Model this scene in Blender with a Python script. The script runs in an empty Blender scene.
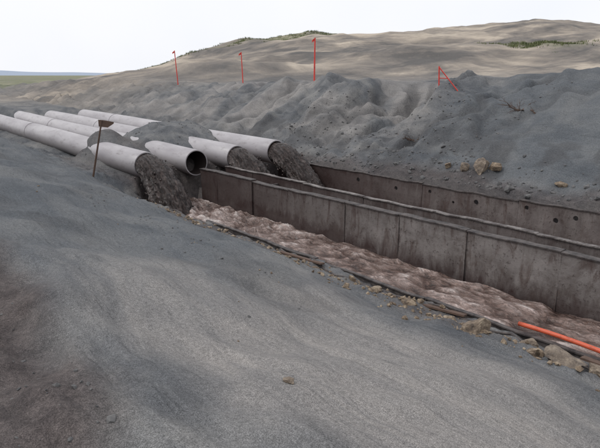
import bpy, math, random
import numpy as np
from mathutils import Vector, Matrix, noise as mnoise
random.seed(7); np.random.seed(7)
S=bpy.context.scene
# ---------------------------------------------------------------- noise
def _h(ix,iy,seed):
    n=(ix.astype(np.int64)*374761393+iy.astype(np.int64)*668265263+seed*982451653)&0xffffffff
    n=((n^(n>>13))*1274126177)&0xffffffff
    n=(n^(n>>16))&0xffffffff
    return n/4294967295.0*2*np.pi
def perlin(x,y,seed=0):
    x=np.asarray(x,float);y=np.asarray(y,float)
    ix=np.floor(x);iy=np.floor(y);fx=x-ix;fy=y-iy
    u=fx*fx*fx*(fx*(fx*6-15)+10);v=fy*fy*fy*(fy*(fy*6-15)+10)
    def g(dx,dy):
        a=_h(ix+dx,iy+dy,seed); return np.cos(a)*(fx-dx)+np.sin(a)*(fy-dy)
    a=g(0,0)*(1-u)+g(1,0)*u; b=g(0,1)*(1-u)+g(1,1)*u
    return (a*(1-v)+b*v)*1.4
def fbm(x,y,o=4,seed=0,gain=.5):
    r=0;a=1
    for i in range(o):
        r=r+a*perlin(x*2**i+i*7.3,y*2**i-i*3.1,seed+i);a*=gain
    return r
def ridged(x,y,o=4,seed=0):
    r=0;a=1
    for i in range(o):
        r=r+a*(1-np.abs(perlin(x*2**i,y*2**i,seed+i))*2);a*=.5
    return r
def ss(a,b,x):
    t=np.clip((x-a)/(b-a),0,1);return t*t*(3-2*t)
# ---------------------------------------------------------------- terrain (X across channel, Y along channel)
WS=16.2
GUL=[None]
FB=13.14
def terrain(T,Y):
    T=np.asarray(T,float);Y=np.asarray(Y,float)
    zr=np.interp(Y,[-20,2,4.7,10,14,26,40,80,200],[1.0,.78,.84,1.08,1.26,1.6,1.9,2.0,1.8])
    zr=zr+.07*perlin(Y*.35,T*0,5)
    crest=5.3+.3*perlin(Y*.25,Y*0+3,11)
    d=crest-T
    near=zr+.285*(np.sqrt(d*d+.25)+d)/2
    near=np.where(d>0,np.minimum(near,3.2),near)
    edge=.2+ (.62+.1*ss(20,40,Y))*ss(WS-.2,WS+1.6,Y)
    w=np.clip((T-crest)/(7.5-crest),0,1); w=.45*w+.55*w*w*(3-2*w)
    near=near*(1-w)+edge*w
    near=near+.17*fbm(T*.33,Y*.3,3,21)*(1-w)+ .055*fbm(T*1.1+Y*.3,Y*.7,3,31)+.008*fbm(T*5,Y*3,3,33)
    q_=T*.9+Y*.30+.55*fbm(T*.35,Y*.35,3,37)
    fold=np.abs(perlin(q_*1.6,Y*.25-T*.2,38))
    near=near-.04*(1-w)*(1-ss(0,.26,fold))*ss(-.35,.3,fbm(T*.5,Y*.4,2,39))
    hol=1-ss(.7,1.35,T+.3*fbm(T*.7,Y*.6,3,3)-.12*(Y-3))
    hol=hol*(1-ss(6,9,Y))
    near=near-.22*hol+hol*.075*fbm(T*2.6,Y*2.6,4,44)
    cl=ss(5.6,6.6,T)*(1-ss(7.5,8,T))
    near=near+cl*.12*np.maximum(fbm(T*2.2,Y*1.8,4,51),-.2)
    bed=.84+.10*fbm(T*.8,Y*.5,3,61)+.020*np.clip(Y-20,0,100)+.22*ss(21,26,Y)
    bed=bed+.6*ss(33.5,37,Y)*ss(8.7,9.4,T)
    m1=np.exp(-((np.abs(T-11.15)/2.25)**3.2+(np.abs(Y-20.8-.35*(T-11))/2.9)**2.6))
    bed=bed+m1*(1.28+.14*fbm(T*.7,Y*.7,4,3))
    bed=bed+1.12*np.exp(-(((T-8.0)/.95)**2+((Y-20.6)/1.1)**2)**1.4)
    hw=ss(WS-.1,WS+.9,Y+.25*fbm(T*1.6,Y*0,3,71))
    chan=-.45+(bed+.45)*hw
    # far bank
    zr2=np.interp(Y,[-60,0,7.6,14,21,31,61,150,600],[4.6,4.6,4.25,3.85,3.75,3.5,2.75,2.3,1.5])
    ft=20+1.2*perlin(Y*.12,Y*0,81)
    base=1.02+.18*perlin(Y*1.1,T*.8,83)+.07*perlin(Y*3.5,T*2,84)+.012*np.clip(Y-20,0,60)
    w2=np.clip((T-13.1)/(ft-13.1),0,1.0)
    prof=1-(1-w2)**1.25
    far=base+(zr2-base)*prof
    er=ss(.04,.22,w2)*(1-ss(.85,1.05,w2))
    rough=ss(7.0,11.0,Y+.5*(T-16))*(1-.65*ss(20,26,Y))
    g1=fbm((T+Y*.35)*.28,(Y-T*.3)*.55,3,91)
    far=far+er*(.16+.46*rough)*g1
    yy=Y+1.0*fbm(T*.35,Y*.3,3,97)+.35*(T-14)
    gl_=(1-np.abs(perlin(yy*.5,T*.10,98))*2.2)+.45*(1-np.abs(perlin(yy*1.25,T*.2,96))*2.2)
    gm=np.clip(gl_-.5,0,1.2)
    far=far-er*(rough+.12)*.36*gm
    far=far+er*.03*(.7+rough)*fbm(T*1.8,Y*1.8,4,99)
    GUL[0]=er*(rough+.2)*ss(.2,.85,gm+.3*fbm(T*1.1,Y*1.3,3,77))*(T>FB)  # gully mask, used to paint shade into the sand colour
    tr=ss(22,27,Y)*er
    far=far+tr*.18*ss(.1,.9,((T*.7+.06*Y+.5*fbm(T*.25,Y*.12,3,92))%1))
    far=far+.75*np.exp(-(((T-17.0)/1.4)**2+((Y-17.8)/1.3)**2))
    far=far+.65*np.exp(-(((T-16.2)/1.7)**2+((Y-11.6)/1.2)**2))
    far=far-.75*np.exp(-(((T-17.2)/2.4)**2+((Y-14.6)/.9)**2))
    far=far+.35*np.exp(-(((T-14.6)/1.0)**2+((Y-9.6)/1.0)**2))
    dep=T*.655+Y*.756; lat=T*.756-Y*.655
    over=ss(19,24,T)
    far=far-over*.25+over*.35*fbm(T*.12,Y*.12,4,101)*(1-ss(150,400,dep))
    hill=np.interp(lat,[-400,-60,-47,-30,-22,-16,-8,1.6,10,22,33,47,80,140,300],[1,2,2.4,4.2,6.2,8.1,10.2,11.3,10.9,11.5,12.2,11.8,12.2,10,2])
    hb=ss(38,96,dep); hb2=.55*np.clip((dep-38)/58,0,1)+.45*hb
    fall=1-ss(130,420,dep)
    hz=(hill-3.2)*hb2*fall
    far=far+hz*(T>13)*ss(13,22,T)
    hm_=ss(42,60,dep)*(1-ss(150,300,dep))*ss(-32,-12,lat)
    far=far+hm_*(1.1*fbm(T*.05,Y*.05,4,111)+.35*ridged(lat*.08,dep*.05,3,117)-.3)
    far=far+1.0*np.exp(-(((dep-60)/5)**2+((lat-24)/16)**2))
    far=far+1.1*np.exp(-(((dep-50)/4)**2+((lat+6)/9)**2))
    z=np.where(T<7.55,near,np.where(T<FB,chan,far))
    b1=ss(6.9,8.1,T); up_=ss(WS+.3,WS+1.5,Y)
    zb=near*(1-b1)+bed*b1
    zb=np.where(T<10,zb,bed*(1-ss(12.8,14.6,T))+far*ss(12.8,14.6,T))
    z=z*(1-up_)+zb*up_
    gap=(T>9.5)&(T<10.08)&(Y<WS)
    z=np.where(gap,.35,z)
    k=ss(60,140,np.abs(Y))*(1-ss(14,20,T))
    return z*(1-k)+k*1.9
def tz(x,y): return float(terrain(np.array([x]),np.array([y]))[0])
# ---------------------------------------------------------------- node helpers
def mat(name):
    m=bpy.data.materials.new(name);m.use_nodes=True
    nt=m.node_tree;b=nt.nodes['Principled BSDF'];return m,nt,b
def tex(nt,scale,detail=4,rough=.55,vec=None,kind='ShaderNodeTexNoise',dist=0):
    n=nt.nodes.new(kind);n.inputs['Scale'].default_value=scale
    if kind=='ShaderNodeTexNoise':
        n.inputs['Detail'].default_value=detail;n.inputs['Roughness'].default_value=rough;n.inputs['Distortion'].default_value=dist
    if vec is not None:nt.links.new(vec,n.inputs['Vector'])
    return n
def ramp(nt,src,stops):
    r=nt.nodes.new('ShaderNodeValToRGB');e=r.color_ramp.elements
    while len(e)>1:e.remove(e[-1])
    e[0].position=stops[0][0];e[0].color=(*stops[0][1],1)
    for p,c in stops[1:]:
        x=e.new(p);x.color=(*c,1)
    nt.links.new(src,r.inputs[0]);return r.outputs[0]
def mix(nt,f,a,b,mode='MIX'):
    m=nt.nodes.new('ShaderNodeMix');m.data_type='RGBA';m.blend_type=mode
    for i,v in ((0,f),(6,a),(7,b)):
        if isinstance(v,(int,float)):m.inputs[i].default_value=v
        elif isinstance(v,tuple):m.inputs[i].default_value=(*v,1)
        else:nt.links.new(v,m.inputs[i])
    return m.outputs[2]
def mth(nt,op,a,b=0.0,clamp=False):
    m=nt.nodes.new('ShaderNodeMath');m.operation=op;m.use_clamp=clamp
    for i,v in ((0,a),(1,b)):
        if isinstance(v,(int,float)):m.inputs[i].default_value=v
        else:nt.links.new(v,m.inputs[i])
    return m.outputs[0]
def bump(nt,b,h,strength,dist,prev=None):
    n=nt.nodes.new('ShaderNodeBump');n.inputs['Strength'].default_value=strength;n.inputs['Distance'].default_value=dist
    nt.links.new(h,n.inputs['Height'])
    if prev is not None:nt.links.new(prev,n.inputs['Normal'])
    nt.links.new(n.outputs[0],b.inputs['Normal']);return n.outputs[0]
def geo(nt,scale=(1,1,1),rot=(0,0,0)):
    g=nt.nodes.new('ShaderNodeNewGeometry');m=nt.nodes.new('ShaderNodeMapping')
    m.inputs['Scale'].default_value=scale;m.inputs['Rotation'].default_value=rot
    nt.links.new(g.outputs['Position'],m.inputs[0]);return m.outputs[0]
def attr(nt,n):
    a=nt.nodes.new('ShaderNodeAttribute');a.attribute_name=n;return a.outputs['Fac']
BW=lambda v:(v,v,v)
# ---------------------------------------------------------------- sand material
sand,nt,b=mat('tailings_sand')
P=geo(nt)
big=tex(nt,.5,4,.6,P,dist=.8).outputs[0]
c1=ramp(nt,big,[(.34,(.076,.081,.089)),(.52,(.118,.121,.126)),(.68,(.18,.177,.172))])
streak=tex(nt,1.3,4,.62,geo(nt,(1.0,.25,.9),(0,0,math.radians(-25))),dist=1.0).outputs[0]
sm=ramp(nt,streak,[(.44,BW(0)),(.64,BW(1))])
c2=mix(nt,mth(nt,'MULTIPLY',sm,.5),c1,(.195,.19,.182))
dk=ramp(nt,streak,[(.30,BW(1)),(.44,BW(0))])
c2=mix(nt,mth(nt,'MULTIPLY',dk,.6),c2,(.055,.058,.063))
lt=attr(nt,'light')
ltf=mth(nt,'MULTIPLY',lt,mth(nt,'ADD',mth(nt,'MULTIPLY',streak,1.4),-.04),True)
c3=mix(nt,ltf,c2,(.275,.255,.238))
blu=attr(nt,'blue');c3=mix(nt,mth(nt,'MULTIPLY',blu,.58),c3,(.082,.093,.104))
tan=attr(nt,'tan')
tn=tex(nt,.10,5,.7,geo(nt,(1,1.0,2),(0,0,math.radians(-41))),dist=.6).outputs[0]
tn2=tex(nt,1.0,4,.65,geo(nt,(.035,.16,.5),(0,0,math.radians(41))),dist=.5).outputs[0]
tcol=ramp(nt,mth(nt,'ADD',mth(nt,'MULTIPLY',tn,.5),mth(nt,'MULTIPLY',tn2,.5)),[(.40,(.105,.098,.092)),(.47,(.185,.163,.142)),(.53,(.28,.242,.20)),(.60,(.45,.385,.31))])
c4=mix(nt,tan,c3,tcol)
c4=mix(nt,mth(nt,'MULTIPLY',attr(nt,'damp_shade'),.6),c4,(.046,.045,.047))  # dark mix: gully shade painted into the colour, plus damp sand patches
bro=attr(nt,'brown')
bn=tex(nt,5,4,.7,P).outputs[0]
bcol=ramp(nt,bn,[(.35,(.042,.032,.030)),(.6,(.092,.074,.069))])
c5=mix(nt,mth(nt,'MULTIPLY',bro,.84),c4,bcol)
gr=attr(nt,'grass')
gn=tex(nt,.12,5,.8,geo(nt,(.6,1.6,1),(0,0,math.radians(41)))).outputs[0]
gcol=ramp(nt,gn,[(.36,(.095,.11,.055)),(.48,(.15,.16,.085)),(.58,(.27,.25,.18))])
c6=mix(nt,gr,c5,gcol)
fine=tex(nt,110,2,.6,P).outputs[0]
fm=ramp(nt,fine,[(.34,BW(.60)),(.5,BW(1)),(.66,BW(1.5))])
c7=mix(nt,1.0,c6,fm,'MULTIPLY')
f2=tex(nt,26,4,.7,P).outputs[0]
c8=mix(nt,1.0,c7,ramp(nt,f2,[(.3,BW(.76)),(.7,BW(1.22))]),'MULTIPLY')
nt.links.new(c8,b.inputs['Base Color']);b.inputs['Roughness'].default_value=.92;b.inputs['Specular IOR Level'].default_value=.25
rip=tex(nt,3.0,2,.5,geo(nt,(1.6,.6,1.0),(0,0,math.radians(20))),dist=.9).outputs[0]
n2=bump(nt,b,f2,.65,.022)
n3=bump(nt,b,streak,.45,.07,n2)
n4=bump(nt,b,rip,.65,.08,n3)
# ---------------------------------------------------------------- ground mesh
def axis(lo,hi,step,far_lo,far_hi,g=1.04):
    a=list(np.arange(lo,hi,step));x=hi;s=step;up=[]
    while x<far_hi: up.append(x);s*=g;x+=s
    up.append(far_hi)
    x=lo;s=step;dn=[]
    while x>far_lo: s*=g*1.06;x-=s;dn.append(x)
    return np.array(dn[::-1]+a+up)
ax=axis(-1.5,20.5,.062,-400,4500,1.035);ay=axis(-2,36,.09,-600,4500,1.035)
X,Y=np.meshgrid(ax,ay,indexing='ij')
Z=terrain(X,Y);damp_shade=GUL[0].copy()  # starts as the painted gully shade; damp patches are merged in below
nx,ny=X.shape
co=np.stack([X,Y,Z],-1).reshape(-1,3).astype(np.float32)
def grid_faces(nx,ny):
    idx=np.arange(nx*ny).reshape(nx,ny)
    return np.stack([idx[:-1,:-1],idx[1:,:-1],idx[1:,1:],idx[:-1,1:]],-1).reshape(-1,4).astype(np.int32)
def grid_mesh(me,co,q):
    me.vertices.add(len(co));me.vertices.foreach_set('co',co.ravel())
    me.loops.add(q.size);me.loops.foreach_set('vertex_index',q.ravel())
    me.polygons.add(len(q));me.polygons.foreach_set('loop_start',np.arange(0,q.size,4,dtype=np.int32))
    me.polygons.foreach_set('loop_total',np.full(len(q),4,dtype=np.int32))
    me.update();me.polygons.foreach_set('use_smooth',np.ones(len(q),bool));me.update()
me=bpy.data.meshes.new('ground');grid_mesh(me,co,grid_faces(nx,ny))
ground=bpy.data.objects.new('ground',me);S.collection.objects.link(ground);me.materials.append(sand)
dep=X*.655+Y*.756;lat=X*.756-Y*.655
def setattr_(me,n,v):
    a=me.attributes.new(n,'FLOAT','POINT');a.data.foreach_set('value',np.clip(v,0,1).astype(np.float32).ravel())
jn=fbm(X*.6,Y*.5,4,201)
damp_shade=np.maximum(damp_shade*.85,.45*ss(.15,.5,fbm(X*.55,Y*.35,4,221))*(X<6)*(Y>5)*(Y<24))
damp_shade=np.maximum(damp_shade,.9*ss(-.05,.3,fbm(X*.7,Y*.9,4,231))*ss(13.1,13.4,X)*(1-ss(14.6,16.5,X))*(Y<20))
setattr_(me,'damp_shade',damp_shade)
brown=(1-ss(.75,1.4,X+.35*jn-.12*(Y-3)))*(1-ss(6,9,Y))
brown=np.maximum(brown,.6*ss(5.9,6.8,X)*(1-ss(9,9.5,X))*(Y<22)*(.5+jn))
brown=np.maximum(brown,ss(WS-1,WS,Y)*(1-ss(WS+.8,WS+1.8,Y))*(X>7.5)*(X<13.2)*.9)
brown=np.maximum(brown,.7*ss(13,13.1,X)*(1-ss(13.3,13.9,X+.3*jn))*(Y<WS+2))
setattr_(me,'brown',brown)
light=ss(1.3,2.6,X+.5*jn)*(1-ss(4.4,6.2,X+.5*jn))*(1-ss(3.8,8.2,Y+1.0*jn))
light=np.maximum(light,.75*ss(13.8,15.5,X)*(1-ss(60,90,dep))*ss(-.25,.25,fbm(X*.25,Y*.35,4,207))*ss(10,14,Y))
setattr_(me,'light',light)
blue=ss(5,9,Y+.8*jn)*(1-ss(6.2,7,X))*(1-ss(22,40,Y))*.85
blue=np.maximum(blue,ss(13.2,14,X)*(1-ss(9.5,12.5,Y+.5*jn))*(1-ss(20,22,X))*.85)
setattr_(me,'blue',blue)
setattr_(me,'tan',ss(34,50,dep)*ss(-40,-18,lat)*.95)
gl=ss(-27,-33,lat+3*fbm(X*.03,Y*.03,3,9))*ss(60,72,dep+3*jn)*(.55+.45*ss(-.3,.3,fbm(X*.05,Y*.09,4,61)))
gl=np.maximum(gl,ss(500,800,dep))
gl=np.maximum(gl,.9*ss(82,89,dep+2*jn)*(1-ss(2,10,lat))*ss(-.3,.1,fbm(X*.12,Y*.12,3,5)))
gl=np.maximum(gl,.7*np.exp(-(((dep-62)/3)**2+((lat-26)/4)**2)**2)*(jn>-.1))
setattr_(me,'grass',gl)
# ---------------------------------------------------------------- generic mesh builders
def obj(name,verts,faces,m,smooth=False,parent=None):
    me=bpy.data.meshes.new(name);me.from_pydata([tuple(v) for v in verts],[],faces);me.update()
    if smooth: me.polygons.foreach_set('use_smooth',[True]*len(me.polygons))
    if m: me.materials.append(m)
    o=bpy.data.objects.new(name,me);S.collection.objects.link(o)
    if parent:o.parent=parent
    return o
def empty(name):
    o=bpy.data.objects.new(name,None);S.collection.objects.link(o);return o
def box(x0,x1,y0,y1,z0,z1):
    v=[(x0,y0,z0),(x1,y0,z0),(x1,y1,z0),(x0,y1,z0),(x0,y0,z1),(x1,y0,z1),(x1,y1,z1),(x0,y1,z1)]
    f=[(0,3,2,1),(4,5,6,7),(0,1,5,4),(1,2,6,5),(2,3,7,6),(3,0,4,7)];return v,f
class MB:
    def __init__(s):s.v=[];s.f=[]
    def add(s,v,f):
        o=len(s.v);s.v+=[tuple(p) for p in v];s.f+=[tuple(i+o for i in q) for q in f]
    def box(s,*a):s.add(*box(*a))
    def tube(s,p0,p1,r0,r1=None,n=10,cap=True):
        r1=r0 if r1 is None else r1
        p0=Vector(p0);p1=Vector(p1);d=(p1-p0).normalized()
        a=d.orthogonal().normalized();c=d.cross(a);v=[]
        for p,r in((p0,r0),(p1,r1)):
            for i in range(n):
                t=2*math.pi*i/n;v.append(p+(a*math.cos(t)+c*math.sin(t))*r)
        f=[(i,(i+1)%n,n+(i+1)%n,n+i) for i in range(n)]
        if cap:f+=[tuple(range(n))[::-1],tuple(range(n,2*n))]
        s.add(v,f)
# ---------------------------------------------------------------- steel material
def steel(name,base,dark,mud,zline):
    m,nt,b=mat(name);P=geo(nt)
    n=tex(nt,1.3,5,.72,P,dist=.4).outputs[0]
    c=ramp(nt,n,[(.34,dark),(.50,base),(.68,tuple(x*1.35 for x in base))])
    v=tex(nt,1.6,4,.75,geo(nt,(2,2,.6)),dist=.5).outputs[0]
    c=mix(nt,ramp(nt,v,[(.50,BW(0)),(.66,BW(.5))]),c,mud)
    rv=tex(nt,2.3,4,.7,geo(nt,(2.0,2.0,.5)),dist=.6).outputs[0]
    c=mix(nt,ramp(nt,rv,[(.52,BW(0)),(.66,BW(.65))]),c,(.066,.042,.035))
    sp=tex(nt,12,4,.78,P).outputs[0]
    sx=nt.nodes.new('ShaderNodeSeparateXYZ');nt.links.new(geo(nt),sx.inputs[0])
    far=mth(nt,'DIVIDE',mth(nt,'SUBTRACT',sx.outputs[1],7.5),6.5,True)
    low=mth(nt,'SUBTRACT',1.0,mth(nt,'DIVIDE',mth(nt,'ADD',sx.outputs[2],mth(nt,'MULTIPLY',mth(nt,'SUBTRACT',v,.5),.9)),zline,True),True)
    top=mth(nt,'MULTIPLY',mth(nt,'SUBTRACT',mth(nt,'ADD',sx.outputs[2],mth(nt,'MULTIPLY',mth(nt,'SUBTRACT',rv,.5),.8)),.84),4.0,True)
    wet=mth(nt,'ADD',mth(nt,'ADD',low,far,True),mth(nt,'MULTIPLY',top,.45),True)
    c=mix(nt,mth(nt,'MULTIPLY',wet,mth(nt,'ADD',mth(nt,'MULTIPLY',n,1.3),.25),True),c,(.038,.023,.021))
    c=mix(nt,mth(nt,'MULTIPLY',ramp(nt,sp,[(.58,BW(0)),(.63,BW(1))]),.55),c,(.030,.019,.017))
    nt.links.new(c,b.inputs['Base Color']);b.inputs['Roughness'].default_value=.6;b.inputs['Specular IOR Level'].default_value=.35
    bump(nt,b,sp,.5,.02)
    return m
steelA=steel('rusty_steel',(.170,.153,.146),(.092,.075,.069),(.22,.20,.19),.42)
steelB=steel('rusty_steel_dark',(.120,.102,.097),(.064,.048,.044),(.19,.17,.16),.35)
edgeM,nt,b=mat('dark_edge');nt.links.new(ramp(nt,tex(nt,6,4,.7,geo(nt)).outputs[0],[(.35,(.022,.018,.018)),(.65,(.10,.085,.08))]),b.inputs['Base Color']);b.inputs['Roughness'].default_value=.7
lipM,nt,b=mat('steel_lip');nt.links.new(ramp(nt,tex(nt,3,5,.75,geo(nt)).outputs[0],[(.42,(.055,.043,.040)),(.6,(.20,.18,.17))]),b.inputs['Base Color']);b.inputs['Roughness'].default_value=.6
def wall(name,x,y0,y1,ztop,zb,m,thick=.05,plen=1.6,rib=True,flange=.12,holes=(),lip=edgeM,wob=1.0):
    root=empty(name);mb=MB();y=y0
    sub=MB();fl=MB();rnd=random.Random(int(x*100))
    while y<y1-.01:
        ye=min(y+plen*rnd.uniform(.85,1.15),y1)
        if y1-ye<.4: ye=y1
        dz=rnd.uniform(-.03,.03)*wob;dx=rnd.uniform(-.022,.022)
        ny_=14;nz_=7;vs=[];fs=[]
        for side in(0,1):
            for a in range(ny_+1):
                for c in range(nz_+1):
                    yy=y+.003+(ye-y-.006)*a/ny_;zz=zb+(ztop+dz-zb)*c/nz_
                    wv=.035*mnoise.noise(Vector((x,yy*.8,zz*1.1)))+.014*mnoise.noise(Vector((x+5,yy*3,zz*3)))
                    tz_=zz+(.022*mnoise.noise(Vector((yy*1.7,3,x)))*wob if c==nz_ else 0)
                    vs.append((x+dx+wv+side*thick,yy,tz_))
        M=(ny_+1)*(nz_+1);I=lambda s_,a,c:s_*M+a*(nz_+1)+c
        for a in range(ny_):
            for c in range(nz_):
                fs.append((I(0,a,c),I(0,a,c+1),I(0,a+1,c+1),I(0,a+1,c)))
                fs.append((I(1,a,c),I(1,a+1,c),I(1,a+1,c+1),I(1,a,c+1)))
            fs.append((I(0,a,nz_),I(1,a,nz_),I(1,a+1,nz_),I(0,a+1,nz_)))
        for a in(0,ny_):
            for c in range(nz_):
                fs.append((I(0,a,c),I(1,a,c),I(1,a,c+1),I(0,a,c+1)))
        mb.add(vs,fs)
        if rib: sub.box(x+dx-.014,x+dx-.003,y-.014,y+.016,zb,ztop+dz-.03)
        fv=[];ff=[]
        for a in range(ny_+1):
            p=Vector(vs[I(0,a,nz_)]);e=.03*mnoise.noise(Vector((p.y*1.3,8,x)))
            for (ox,oz) in((-.03,.006),(thick+flange+e,.006),(thick+flange+e,.028),(-.03,.028)):
                fv.append((p.x+ox,p.y,p.z+oz))
        for a in range(ny_):
            for k in range(4):
                j=(k+1)%4;ff.append((a*4+k,(a+1)*4+k,(a+1)*4+j,a*4+j))
        ff+=[(0,1,2,3),(ny_*4+3,ny_*4+2,ny_*4+1,ny_*4)]
        fl.add(fv,ff)
        y=ye
    p=obj('panels',mb.v,mb.f,m,parent=root)
    if holes:
        cut=MB()
        for (hy,hz,hr) in holes: cut.tube((x-.3,hy,hz),(x+.4,hy,hz),hr,n=14)
        c=obj('cutter',cut.v,cut.f,None)
        md=p.modifiers.new('b','BOOLEAN');md.object=c;md.operation='DIFFERENCE';md.solver='EXACT'
        dg=bpy.context.evaluated_depsgraph_get();nm=bpy.data.meshes.new_from_object(p.evaluated_get(dg))
        p.modifiers.clear()
        if len(nm.polygons)>10: p.data=nm
        bpy.data.objects.remove(c)
    if rib: obj('ribs',sub.v,sub.f,m,parent=root)
    obj('flange',fl.v,fl.f,lip,parent=root)
    return root
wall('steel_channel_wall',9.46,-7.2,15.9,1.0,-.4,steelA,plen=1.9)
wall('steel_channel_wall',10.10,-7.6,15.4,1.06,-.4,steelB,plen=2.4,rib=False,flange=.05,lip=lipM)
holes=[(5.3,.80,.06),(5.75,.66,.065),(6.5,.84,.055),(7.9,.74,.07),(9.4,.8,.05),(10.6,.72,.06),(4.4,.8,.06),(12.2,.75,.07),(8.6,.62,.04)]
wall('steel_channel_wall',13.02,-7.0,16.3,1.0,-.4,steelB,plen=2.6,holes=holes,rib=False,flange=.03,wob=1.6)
wall('channel_edge_plate',7.52,-6.5,12.5,.26,-.4,edgeM,thick=.03,plen=3.1,rib=False,flange=.03)
mb=MB()
for y in (12.6,9.7,6.9,4.3,1.5): mb.box(9.66,10.09,y,y+.07,.86,.93)
obj('spreader_bars',mb.v,mb.f,edgeM)
# ---------------------------------------------------------------- slurry surface
slur,nt,b=mat('slurry')
P=geo(nt,(1.0,.45,1))
a1=tex(nt,2.6,5,.68,P,dist=1.6).outputs[0]
pk=attr(nt,'peak')
c=ramp(nt,mth(nt,'ADD',mth(nt,'MULTIPLY',a1,.66),mth(nt,'MULTIPLY',pk,.34)),[(.36,(.045,.026,.021)),(.45,(.12,.078,.064)),(.53,(.205,.147,.127)),(.60,(.33,.26,.235)),(.68,(.54,.475,.445))])
a2=tex(nt,11,4,.72,geo(nt,(1,.6,1)),dist=1.2).outputs[0]
c=mix(nt,1.0,c,ramp(nt,a2,[(.35,BW(.55)),(.52,BW(1)),(.66,BW(1.5))]),'MULTIPLY')
nt.links.new(c,b.inputs['Base Color']);b.inputs['Roughness'].default_value=.16;b.inputs['Specular IOR Level'].default_value=.6
k=bump(nt,b,a2,.8,.05);bump(nt,b,a1,.5,.10,k)
def slurry(name,x0,x1,y0,y1,z,amp):
    xs=np.arange(x0,x1+.001,.035);ys=np.arange(y0,y1,.04)
    A,B=np.meshgrid(xs,ys,indexing='ij')
    far=ss(8,15,B)
    w_=ridged(A*1.4+.8*fbm(A*.8,B*.6,2,2),B*.6,3,301)
    w2=fbm(A*3.4,B*1.9,4,305)
    Zs=z+amp*(1+1.4*far)*(w_-1.1)+amp*.65*w2
    co=np.stack([A,B,Zs],-1).reshape(-1,3).astype(np.float32)
    me=bpy.data.meshes.new(name);grid_mesh(me,co,grid_faces(len(xs),len(ys)));me.materials.append(slur)
    setattr_(me,'peak',.5+.32*(w_-1.0)+.25*w2+.10*far)
    o=bpy.data.objects.new(name,me);S.collection.objects.link(o)
slurry('slurry_water',7.54,9.45,-6.4,WS+.6,0.02,.055)
slurry('slurry_water',10.16,13.01,-6.4,WS+.6,.02,.055)
# ---------------------------------------------------------------- pipes
pm,nt,b=mat('pipe_grey')
n=tex(nt,1.2,4,.6,geo(nt,(1.5,.4,1.5))).outputs[0]
c=ramp(nt,n,[(.3,(.27,.25,.262)),(.5,(.355,.335,.345)),(.72,(.43,.41,.415))])
c=mix(nt,ramp(nt,tex(nt,5,5,.75,geo(nt,(1,.4,1))).outputs[0],[(.54,BW(0)),(.70,BW(.6))]),c,(.12,.10,.095))
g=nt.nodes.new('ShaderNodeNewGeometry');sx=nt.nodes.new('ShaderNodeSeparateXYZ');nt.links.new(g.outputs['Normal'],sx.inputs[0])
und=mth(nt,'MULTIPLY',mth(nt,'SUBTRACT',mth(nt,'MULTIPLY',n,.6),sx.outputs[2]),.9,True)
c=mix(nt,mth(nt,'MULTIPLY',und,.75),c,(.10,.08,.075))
nt.links.new(c,b.inputs['Base Color']);b.inputs['Roughness'].default_value=.45
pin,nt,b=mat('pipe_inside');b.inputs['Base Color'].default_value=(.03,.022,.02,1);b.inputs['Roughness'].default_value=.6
stm,nt,b=mat('falling_slurry')
uvn=nt.nodes.new('ShaderNodeTexCoord');mp=nt.nodes.new('ShaderNodeMapping');nt.links.new(uvn.outputs['UV'],mp.inputs[0])
s1=tex(nt,8,5,.75,mp.outputs[0],dist=1.2).outputs[0]
s2=tex(nt,24,4,.75,mp.outputs[0],dist=.6).outputs[0]
c=ramp(nt,s1,[(.38,(.011,.007,.006)),(.50,(.034,.022,.019)),(.60,(.078,.055,.048))])
c=mix(nt,ramp(nt,s2,[(.60,BW(0)),(.70,BW(.7))]),c,(.36,.31,.29))
nt.links.new(c,b.inputs['Base Color']);b.inputs['Roughness'].default_value=.28
k=bump(nt,b,s2,.8,.03);bump(nt,b,s1,.9,.09,k)
def pipe(t,y0,y1,z,R=.43,tilt=0.0,collars=()):
    root=empty('discharge_pipe');n=40
    def ring(y,r):
        zc=z+tilt*(y-y0)+.012*math.sin(y*.5+t);return [(t+.02*math.sin(y*.35+t*2)+r*math.cos(2*math.pi*i/n),y,zc+r*math.sin(2*math.pi*i/n)) for i in range(n)]
    ys=[y0]+[y0+.012]+list(np.arange(y0+1,y1,1.0))+[y1]
    v=[];f=[];ry=R-.04
    outer=[ring(yy,R-(.010 if i==0 else 0)) for i,yy in enumerate(ys)]
    inner=[ring(yy,ry) for yy in ys]
    for r in outer+inner:v+=r
    L=len(ys)
    for a in range(L-1):
        for i in range(n):
            j=(i+1)%n
            f.append((a*n+i,(a+1)*n+i,(a+1)*n+j,a*n+j))
            o=L*n;f.append((o+a*n+i,o+a*n+j,o+(a+1)*n+j,o+(a+1)*n+i))
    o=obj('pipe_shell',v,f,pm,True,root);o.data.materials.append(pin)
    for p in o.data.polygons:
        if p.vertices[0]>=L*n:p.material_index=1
    v=[];f=[]
    for yy in(y0,y1):
        base=len(v);v+=ring(yy,R-.010)+ring(yy,ry)
        for i in range(n):
            j=(i+1)%n;f.append((base+i,base+n+i,base+n+j,base+j))
    obj('pipe_rim',v,f,pm,False,root)
    for cy in collars:
        v=[];f=[]
        for yy,r in((cy-.05,R-.005),(cy-.045,R+.018),(cy+.045,R+.018),(cy+.05,R-.005)):v+=ring(yy,r)
        for a in range(3):
            for i in range(n):
                j=(i+1)%n;f.append((a*n+i,(a+1)*n+i,(a+1)*n+j,a*n+j))
        obj('pipe_joint',v,f,pm,False,root)
    return root
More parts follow.
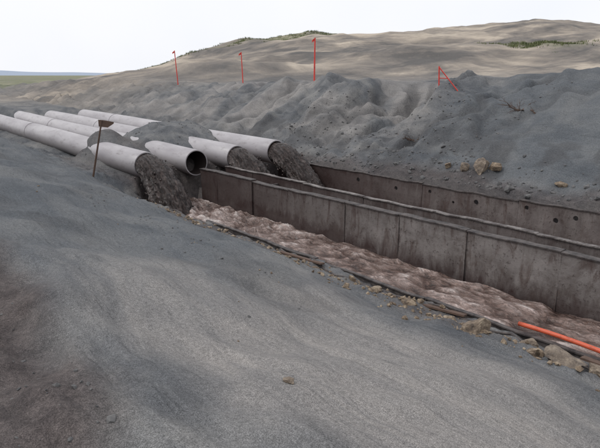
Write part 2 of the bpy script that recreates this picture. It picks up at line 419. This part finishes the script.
def stream(t,y0,z0,run,drop,R=.385,seed=0,spread=1.25):
    n=96;L=130;v=[];f=[]
    for a in range(L):
        u=a/(L-1)
        if u<.12: y=y0+.5*(1-u/.12); z=z0-.02; k_=0
        else:
            k_=(u-.12)/.88; y=y0-run*k_; z=z0-.02-drop*k_**1.75
        rx=R*(1+(spread-1)*k_); rz=R*(1+.05*k_)
        dy=-run;dz=-drop*1.75*max(k_,.001)**.75; L_=math.hypot(dy,dz)
        nyy,nzz=(dz/L_,-dy/L_) if k_>0 else (0,1)
        for i in range(n):
            th=2*math.pi*i/n
            d=Vector((math.cos(th)*1.4,math.sin(th)*1.4,u*3.0+seed*9))
            e=min(1,k_*5)**.5*(.55+.45*k_)
            w=1+e*(.28*mnoise.fractal(d*1.3,.6,2.0,4)+.22*mnoise.noise(Vector((d.x*4,d.y*4,d.z*1.6)))+.18*abs(mnoise.noise(Vector((d.x*8,d.y*8,d.z*5))))+.07*mnoise.noise(d*16))
            cx=rx*math.cos(th)*w;cz=rz*math.sin(th)*w
            v.append((t+cx,y+nyy*cz,z+nzz*cz))
    for a in range(L-1):
        for i in range(n):
            j=(i+1)%n;f.append((a*n+i,(a+1)*n+i,(a+1)*n+j,a*n+j))
    f.append(tuple(range(n)))
    rr=random.Random(seed);mb=MB();mb.v=v;mb.f=f
    for _ in range(90):
        k_=rr.uniform(.25,1);th=rr.uniform(0,6.28);q=rr.uniform(1.05,1.4)
        y=y0-run*k_;z=z0-.03-drop*k_**1.7
        c_=Vector((t+R*spread*q*math.cos(th),y-.2*rr.random(),z+R*q*math.sin(th)*.9));s=rr.uniform(.012,.04)
        o=[Vector((1,0,0)),Vector((-1,0,0)),Vector((0,1.6,0)),Vector((0,-1.6,0)),Vector((0,0,1.3)),Vector((0,0,-1.3))]
        mb.add([c_+p*s for p in o],[(0,2,4),(2,1,4),(1,3,4),(3,0,4),(2,0,5),(1,2,5),(3,1,5),(0,3,5)])
    o=obj('slurry_stream',mb.v,mb.f,stm,True)
    uv=o.data.uv_layers.new(name='UVMap')
    for p in o.data.polygons:
        for li,vi in zip(p.loop_indices,p.vertices):
            a,i=divmod(min(vi,n*L-1),n);th=2*math.pi*i/n
            uv.data[li].uv=(math.cos(th)*.9+seed,math.sin(th)*.63+a/L*1.1)
    return o
PIPES=[(7.98,16.75,70,1.2,(28.5,40.5)),(9.50,16.2,36.2,1.2,(30,)),(10.9,15.9,35,1.25,(27.6,)),(12.5,15.7,34,1.32,(29.5,))]
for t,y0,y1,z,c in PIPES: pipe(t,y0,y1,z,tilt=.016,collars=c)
stream(7.98,16.75,1.2,1.95,1.45,seed=1,spread=1.35)
stream(10.9,15.9,1.25,1.95,1.5,seed=2,spread=1.35)
stream(12.5,15.7,1.32,2.1,1.5,seed=3,spread=1.3)
# ---------------------------------------------------------------- rocks
rockM,nt,b=mat('tan_rock');P=geo(nt)
oi=nt.nodes.new('ShaderNodeObjectInfo')
c=ramp(nt,tex(nt,7,5,.75,P).outputs[0],[(.35,(.07,.048,.032)),(.5,(.20,.145,.095)),(.64,(.40,.32,.23))])
c=mix(nt,mth(nt,'MULTIPLY',oi.outputs['Random'],.55),c,(.14,.13,.125))
nt.links.new(c,b.inputs['Base Color']);b.inputs['Roughness'].default_value=.85
bump(nt,b,tex(nt,22,4,.7,P).outputs[0],.9,.03)
import bmesh
def rockgeo(sub,size,seed):
    bm=bmesh.new();bmesh.ops.create_icosphere(bm,subdivisions=sub,radius=1)
    pl=[];r=random.Random(seed)
    for _ in range(13):
        d=Vector((r.gauss(0,1),r.gauss(0,1),r.gauss(0,1))).normalized();pl.append((d,r.uniform(.45,.8)))
    for v in bm.verts:
        for d,o in pl:
            e=v.co.dot(d)-o
            if e>0:v.co-=d*e*.97
        v.co*=1+.14*mnoise.fractal(v.co*2.2+Vector((seed*3.1,0,0)),.8,2,4)
        v.co=Vector((v.co.x*size[0],v.co.y*size[1],v.co.z*size[2]))*1.25
    V=[v.co.copy() for v in bm.verts];F=[tuple(x.index for x in f.verts) for f in bm.faces];bm.free();return V,F
def rock(x,y,size,seed,rz=0,sink=.3):
    V,F=rockgeo(4,size,seed);R=Matrix.Rotation(rz,3,'Z');z=tz(x,y)+size[2]*(1-sink*2.2)
    o=obj('rock',[R@p for p in V],F,rockM,False);o.location=(x,y,z);return o
for i,(x,y,s) in enumerate([(6.85,4.0,(.25,.18,.15)),(6.95,2.75,(.25,.18,.16)),(7.15,2.35,(.2,.15,.14)),(6.9,3.15,(.14,.12,.08)),(7.2,3.35,(.16,.10,.07)),(7.1,6.15,(.13,.1,.08)),(7.05,5.4,(.15,.1,.06)),(6.75,2.1,(.16,.2,.11)),(7.25,1.8,(.22,.2,.16)),(7.0,7.6,(.11,.1,.06)),(7.1,4.6,(.13,.09,.06)),(2.5,3.02,(.05,.04,.035)),
    (13.75,8.3,(.24,.18,.22)),(13.65,8.75,(.16,.13,.16)),(14.0,8.0,(.15,.15,.14)),(13.7,9.3,(.13,.12,.1)),(13.8,6.1,(.14,.12,.08))]):
    rock(x,y,s,i+3,i*1.3)
def gravel(name,pts,m):
    mb=MB();base=[rockgeo(1,(1,1,1),k+50) for k in range(6)]
    zz=terrain(np.array([p[0] for p in pts]),np.array([p[1] for p in pts]))
    for (x,y,s),z in zip(pts,zz):
        V,F=random.choice(base);R=Matrix.Rotation(random.uniform(0,6.3),3,'Z')@Matrix.Rotation(random.uniform(0,6.3),3,'X')
        sc=Vector((s*random.uniform(.8,1.3),s*random.uniform(.7,1.1),s*random.uniform(.5,.9)))
        mb.add([R@Vector((p.x*sc.x,p.y*sc.y,p.z*sc.z))+Vector((x,y,float(z)+s*.15)) for p in V],F)
    obj(name,mb.v,mb.f,m)
pts=[]
for _ in range(1000):
    pts.append((random.triangular(6.1,7.5,7.15),random.uniform(-1,14),.010+abs(random.gauss(0,.026))))
for _ in range(14): pts.append((random.uniform(2.0,6),random.uniform(3,12),.012+abs(random.gauss(0,.008))))
gravel('gravel',pts,rockM)
clodM,nt,b=mat('sand_clod');nt.links.new(ramp(nt,tex(nt,6,4,.7,geo(nt)).outputs[0],[(.35,(.07,.07,.073)),(.65,(.16,.155,.15))]),b.inputs['Base Color']);b.inputs['Roughness'].default_value=.95
pts=[]
for _ in range(60):
    cx,cy=random.triangular(13.3,18.5,14.2),random.uniform(8.5,20)
    for _ in range(12): pts.append((cx+random.gauss(0,.35),cy+random.gauss(0,.3),.008+abs(random.gauss(0,.022))))
for _ in range(500): pts.append((random.triangular(13.16,14.6,13.18),random.uniform(0,15.5),.01+abs(random.gauss(0,.03))))
for _ in range(420): pts.append((random.uniform(-.8,1.2),random.uniform(1,6.5),.004+abs(random.gauss(0,.009))))
for _ in range(260): pts.append((random.uniform(7.4,13),random.uniform(16.6,22),.008+abs(random.gauss(0,.02))))
for _ in range(90): pts.append((random.gauss(4.6,.5),random.gauss(10,2.0),.006+abs(random.gauss(0,.012))))
pts=[p for p in pts if not(p[0]<13.15 and p[0]>7.4 and p[1]<16.6)]
gravel('sand_clods',pts,clodM)
# ---------------------------------------------------------------- orange hose, stakes
def paint(name,c,r=.5):
    m,nt,b=mat(name)
    nt.links.new(ramp(nt,tex(nt,9,5,.75,geo(nt)).outputs[0],[(.3,tuple(x*.5 for x in c)),(.5,c)]),b.inputs['Base Color']);b.inputs['Roughness'].default_value=r;return m
orange=paint('orange_plastic',(.55,.095,.04));red=paint('red_paint',(.62,.05,.035));wood=paint('weathered_wood',(.10,.062,.045),.85)
def hose(name,pp,r,m,n=14):
    v=[];f=[]
    for a,p in enumerate(pp):
        p=Vector(p);d=(Vector(pp[min(a+1,len(pp)-1)])-Vector(pp[max(a-1,0)])).normalized();s=d.cross(Vector((0,0,1))).normalized();u=s.cross(d)
        for i in range(n):
            th=2*math.pi*i/n;v.append(p+(s*math.cos(th)+u*math.sin(th))*r)
    for a in range(len(pp)-1):
        for i in range(n):
            j=(i+1)%n;f.append((a*n+i,a*n+j,(a+1)*n+j,(a+1)*n+i))
    f+=[tuple(range(n)),tuple(range((len(pp)-1)*n,len(pp)*n))[::-1]]
    return obj(name,v,f,m,True)
pp=[]
for i in range(24):
    k=i/23;y=3.75-3.6*k;pp.append((7.655-.10*k-.10*k*k+.012*math.sin(k*9),y,.345+.015*math.sin(k*7)+.04*k))
hose('orange_hose',pp,.035,orange)
pp=[]
for i in range(60):
    y=14.2-.21*i;x=7.30+.07*math.sin(i*.31)+.04*math.sin(i*.9);pp.append((x,y,tz(x,y)+.012))
hose('black_cable',pp,.022,edgeM,8)
for (x,y,l,a,hh) in ((7.28,8.4,1.3,1.62,.03),(7.22,1.9,1.5,1.50,.03),(7.32,5.0,1.0,1.7,.02)):
    mb=MB();mb.box(-l/2,l/2,-.06,.06,0,.03);o=obj('wooden_board',mb.v,mb.f,wood);o.location=(x,y,tz(x,y)+hh);o.rotation_euler=(.12,.03,a)
def stake(x,y,h,dx=0,dy=0,r=.03):
    z=tz(x,y)-.15;root=empty('marker_stake');mb=MB()
    top=Vector((x+dx,y+dy,z+h+.15));mb.tube((x,y,z),top,r,r*.85,n=8)
    obj('stake',mb.v,mb.f,red,False,root)
    R=Vector((.756,-.655,0));p=top-Vector((0,0,.03));vs=[];fs=[]
    for i in range(5):
        q=p-R*(.035*i)+Vector((0,0,-.012*i*i*.5));off=Vector((.02*math.sin(i*1.3),.02*math.cos(i),0))
        vs+=[q+off,q+off-Vector((0,0,.11))]
    for i in range(4):fs.append((2*i,2*i+1,2*i+3,2*i+2))
    obj('flag',vs,fs,red,False,root)
stake(19.3,21.2,2.05,.03,.0,r=.042)
stake(19.5,35.2,2.3,-.10,.09,r=.036)
stake(19.8,28.0,1.75,-.05,.04,r=.032)
# slanted marker frame standing on the brow of the dune shoulder
bx=max([((tz(t_,t_/1.40)-4)/math.hypot(t_,t_/1.4),t_) for t_ in np.arange(15.5,19.0,.1)])[1];by=bx/1.40
root=empty('marker_frame');mb=MB()
R=Vector((.756,-.655,0));b0=Vector((bx,by,tz(bx,by)))
e0=b0+R*.60-Vector((.655,.756,0))*.25;e0.z=tz(e0.x,e0.y)+.02
print('frame',b0,e0)
top=b0+Vector((0,0,.64))-R*.04
mb.tube(b0-Vector((0,0,.15)),top,.024,n=8)
mb.tube(top-Vector((0,0,.03)),e0,.020,n=8)
mb.tube(b0+Vector((0,0,.24)),(top+e0)*.5,.015,n=8)
obj('frame_bars',mb.v,mb.f,red,False,root)
root=empty('wooden_signpost');mb=MB()
x,y=6.25,16.9;z=tz(x,y)-.15
top=Vector((x,y,z+1.85))+R*.45
mb.tube((x,y,z),top,.033,.026,n=8);obj('post',mb.v,mb.f,wood,False,root)
mb=MB();c0=top-Vector((0,0,.08));n_=Vector((.655,.756,0))*.012
U=Vector((0,0,1))
prof=[(-.10,-.10),(.16,-.13),(.34,-.02),(.36,.03),(.10,.08),(-.10,.10)]
v=[c0-n_+R*a+U*b_ for a,b_ in prof]+[c0+n_+R*a+U*b_ for a,b_ in prof];m_=len(prof)
mb.add(v,[tuple(range(m_)),tuple(range(m_,2*m_))[::-1]]+[(i,(i+1)%m_,m_+(i+1)%m_,m_+i) for i in range(m_)])
obj('board',mb.v,mb.f,wood,False,root)
# ---------------------------------------------------------------- dead branches
def branches(x,y,sc,seed):
    r=random.Random(seed);mb=MB()
    def grow(p,d,l,rad,dep_):
        for s in range(4):
            q=p+d*l/4;mb.tube(p,q,rad,rad*.85,n=6,cap=False);p=q;rad*=.85
            d=(d+Vector((r.gauss(0,.22),r.gauss(0,.22),r.gauss(0,.14)))).normalized()
            if dep_<3 and r.random()<.75: grow(p,(d+Vector((r.gauss(0,.7),r.gauss(0,.7),r.gauss(0,.35)))).normalized(),l*.6,rad*.7,dep_+1)
    z=tz(x,y)
    for k_ in range(4):
        grow(Vector((x+r.gauss(0,.2),y+r.gauss(0,.2),z)),Vector((r.gauss(0,1),r.gauss(0,1),.12)).normalized(),sc,.02,0)
    obj('dead_branch',mb.v,mb.f,wood)
branches(16.8,8.7,.5,3);branches(15.2,11.9,.35,8)
# ---------------------------------------------------------------- grass
grM,nt,b=mat('grass_blades');nt.links.new(ramp(nt,tex(nt,.8,4,.7,geo(nt)).outputs[0],[(.35,(.06,.080,.030)),(.65,(.15,.165,.065))]),b.inputs['Base Color']);b.inputs['Roughness'].default_value=.8
def tufts(name,cands):
    mb=MB();C=np.array([c[:2] for c in cands]);zz=terrain(C[:,0],C[:,1])
    for (x,y,h),z in zip(cands,zz):
        s=random.uniform(.5,1.3)*h
        for k_ in range(6):
            a=random.uniform(0,6.3);ox,oy=random.gauss(0,.6*h),random.gauss(0,.6*h)
            lx,ly=math.cos(a)*.4*s,math.sin(a)*.4*s;wx,wy=-math.sin(a)*.14*s,math.cos(a)*.14*s
            mb.add([(x+ox-wx,y+oy-wy,z-.05),(x+ox+wx,y+oy+wy,z-.05),(x+ox+lx,y+oy+ly,z+s*.8)],[(0,1,2)])
    obj(name,mb.v,mb.f,grM)
def world(dep_,lat_):
    return (dep_*.655+lat_*.756, dep_*.756-lat_*.655)
c=[]
for _ in range(3400):
    l_=random.uniform(-26,7);d_=random.uniform(82,100)
    if mnoise.noise(Vector((l_*.22,d_*.15,1)))>-.08: c.append((*world(d_,l_),.22))
for _ in range(700):
    l_=random.gauss(26,2.6);d_=random.gauss(62.5,1.3)
    if mnoise.noise(Vector((l_*.8,d_*.8,1)))>-.1: c.append((*world(d_,l_),.26))
tufts('grass',c)
# ---------------------------------------------------------------- distant hills
hm,nt,b=mat('distant_hill');b.inputs['Base Color'].default_value=(.30,.35,.43,1);b.inputs['Roughness'].default_value=1
v=[];f=[];n=80
for i in range(n):
    s=i/(n-1);lat_=-3400+2900*s;dp=3900
    x,y=world(dp,lat_);h=10+50*math.exp(-((s-.40)/.10)**2)+25*math.exp(-((s-.60)/.12)**2)+6*mnoise.noise(Vector((s*14,0,0)))
    x2,y2=world(dp+300,lat_);v+=[(x,y,-5),(x2,y2,h*.55+4)]
for i in range(n-1):f.append((2*i,2*i+2,2*i+3,2*i+1))
obj('distant_hill',v,f,hm,True)
# ---------------------------------------------------------------- world, sun, camera
sd=Vector((-.55,.30,0)).normalized();el=math.radians(52)
w=bpy.data.worlds.new('World');S.world=w;w.use_nodes=True;nt=w.node_tree;bg=nt.nodes['Background']
sky=nt.nodes.new('ShaderNodeTexSky');sky.sky_type='NISHITA';sky.sun_disc=False;sky.sun_elevation=el;sky.sun_rotation=math.atan2(sd.x,sd.y)
sky.dust_density=3;sky.air_density=1
tc=nt.nodes.new('ShaderNodeTexCoord');cn=tex(nt,1.6,4,.5,tc.outputs['Generated']).outputs[0]
cc=ramp(nt,cn,[(.35,(.90,.925,.97)),(.6,(1,1,1))])
m10=mix(nt,1.0,cc,(10.3,10.3,10.5),'MULTIPLY')
fin=mix(nt,.93,sky.outputs[0],m10)
nt.links.new(fin,bg.inputs[0]);bg.inputs[1].default_value=.103
L=bpy.data.lights.new('sun','SUN');L.energy=1.3;L.angle=math.radians(18);L.color=(1,.985,.96)
lo=bpy.data.objects.new('sun',L);S.collection.objects.link(lo)
dirv=Vector((sd.x*math.cos(el),sd.y*math.cos(el),math.sin(el)))
lo.rotation_euler=dirv.to_track_quat('Z','Y').to_euler()
cam=bpy.data.cameras.new('camera');co_=bpy.data.objects.new('camera',cam);S.collection.objects.link(co_)
cam.lens=33.6;cam.sensor_width=36;cam.clip_end=12000;cam.clip_start=.05
co_.location=(0,0,4);co_.rotation_euler=(math.radians(90-14.9),0,math.radians(-40.9));S.camera=co_
S.view_settings.view_transform='Standard';S.view_settings.look='None';S.view_settings.exposure=0
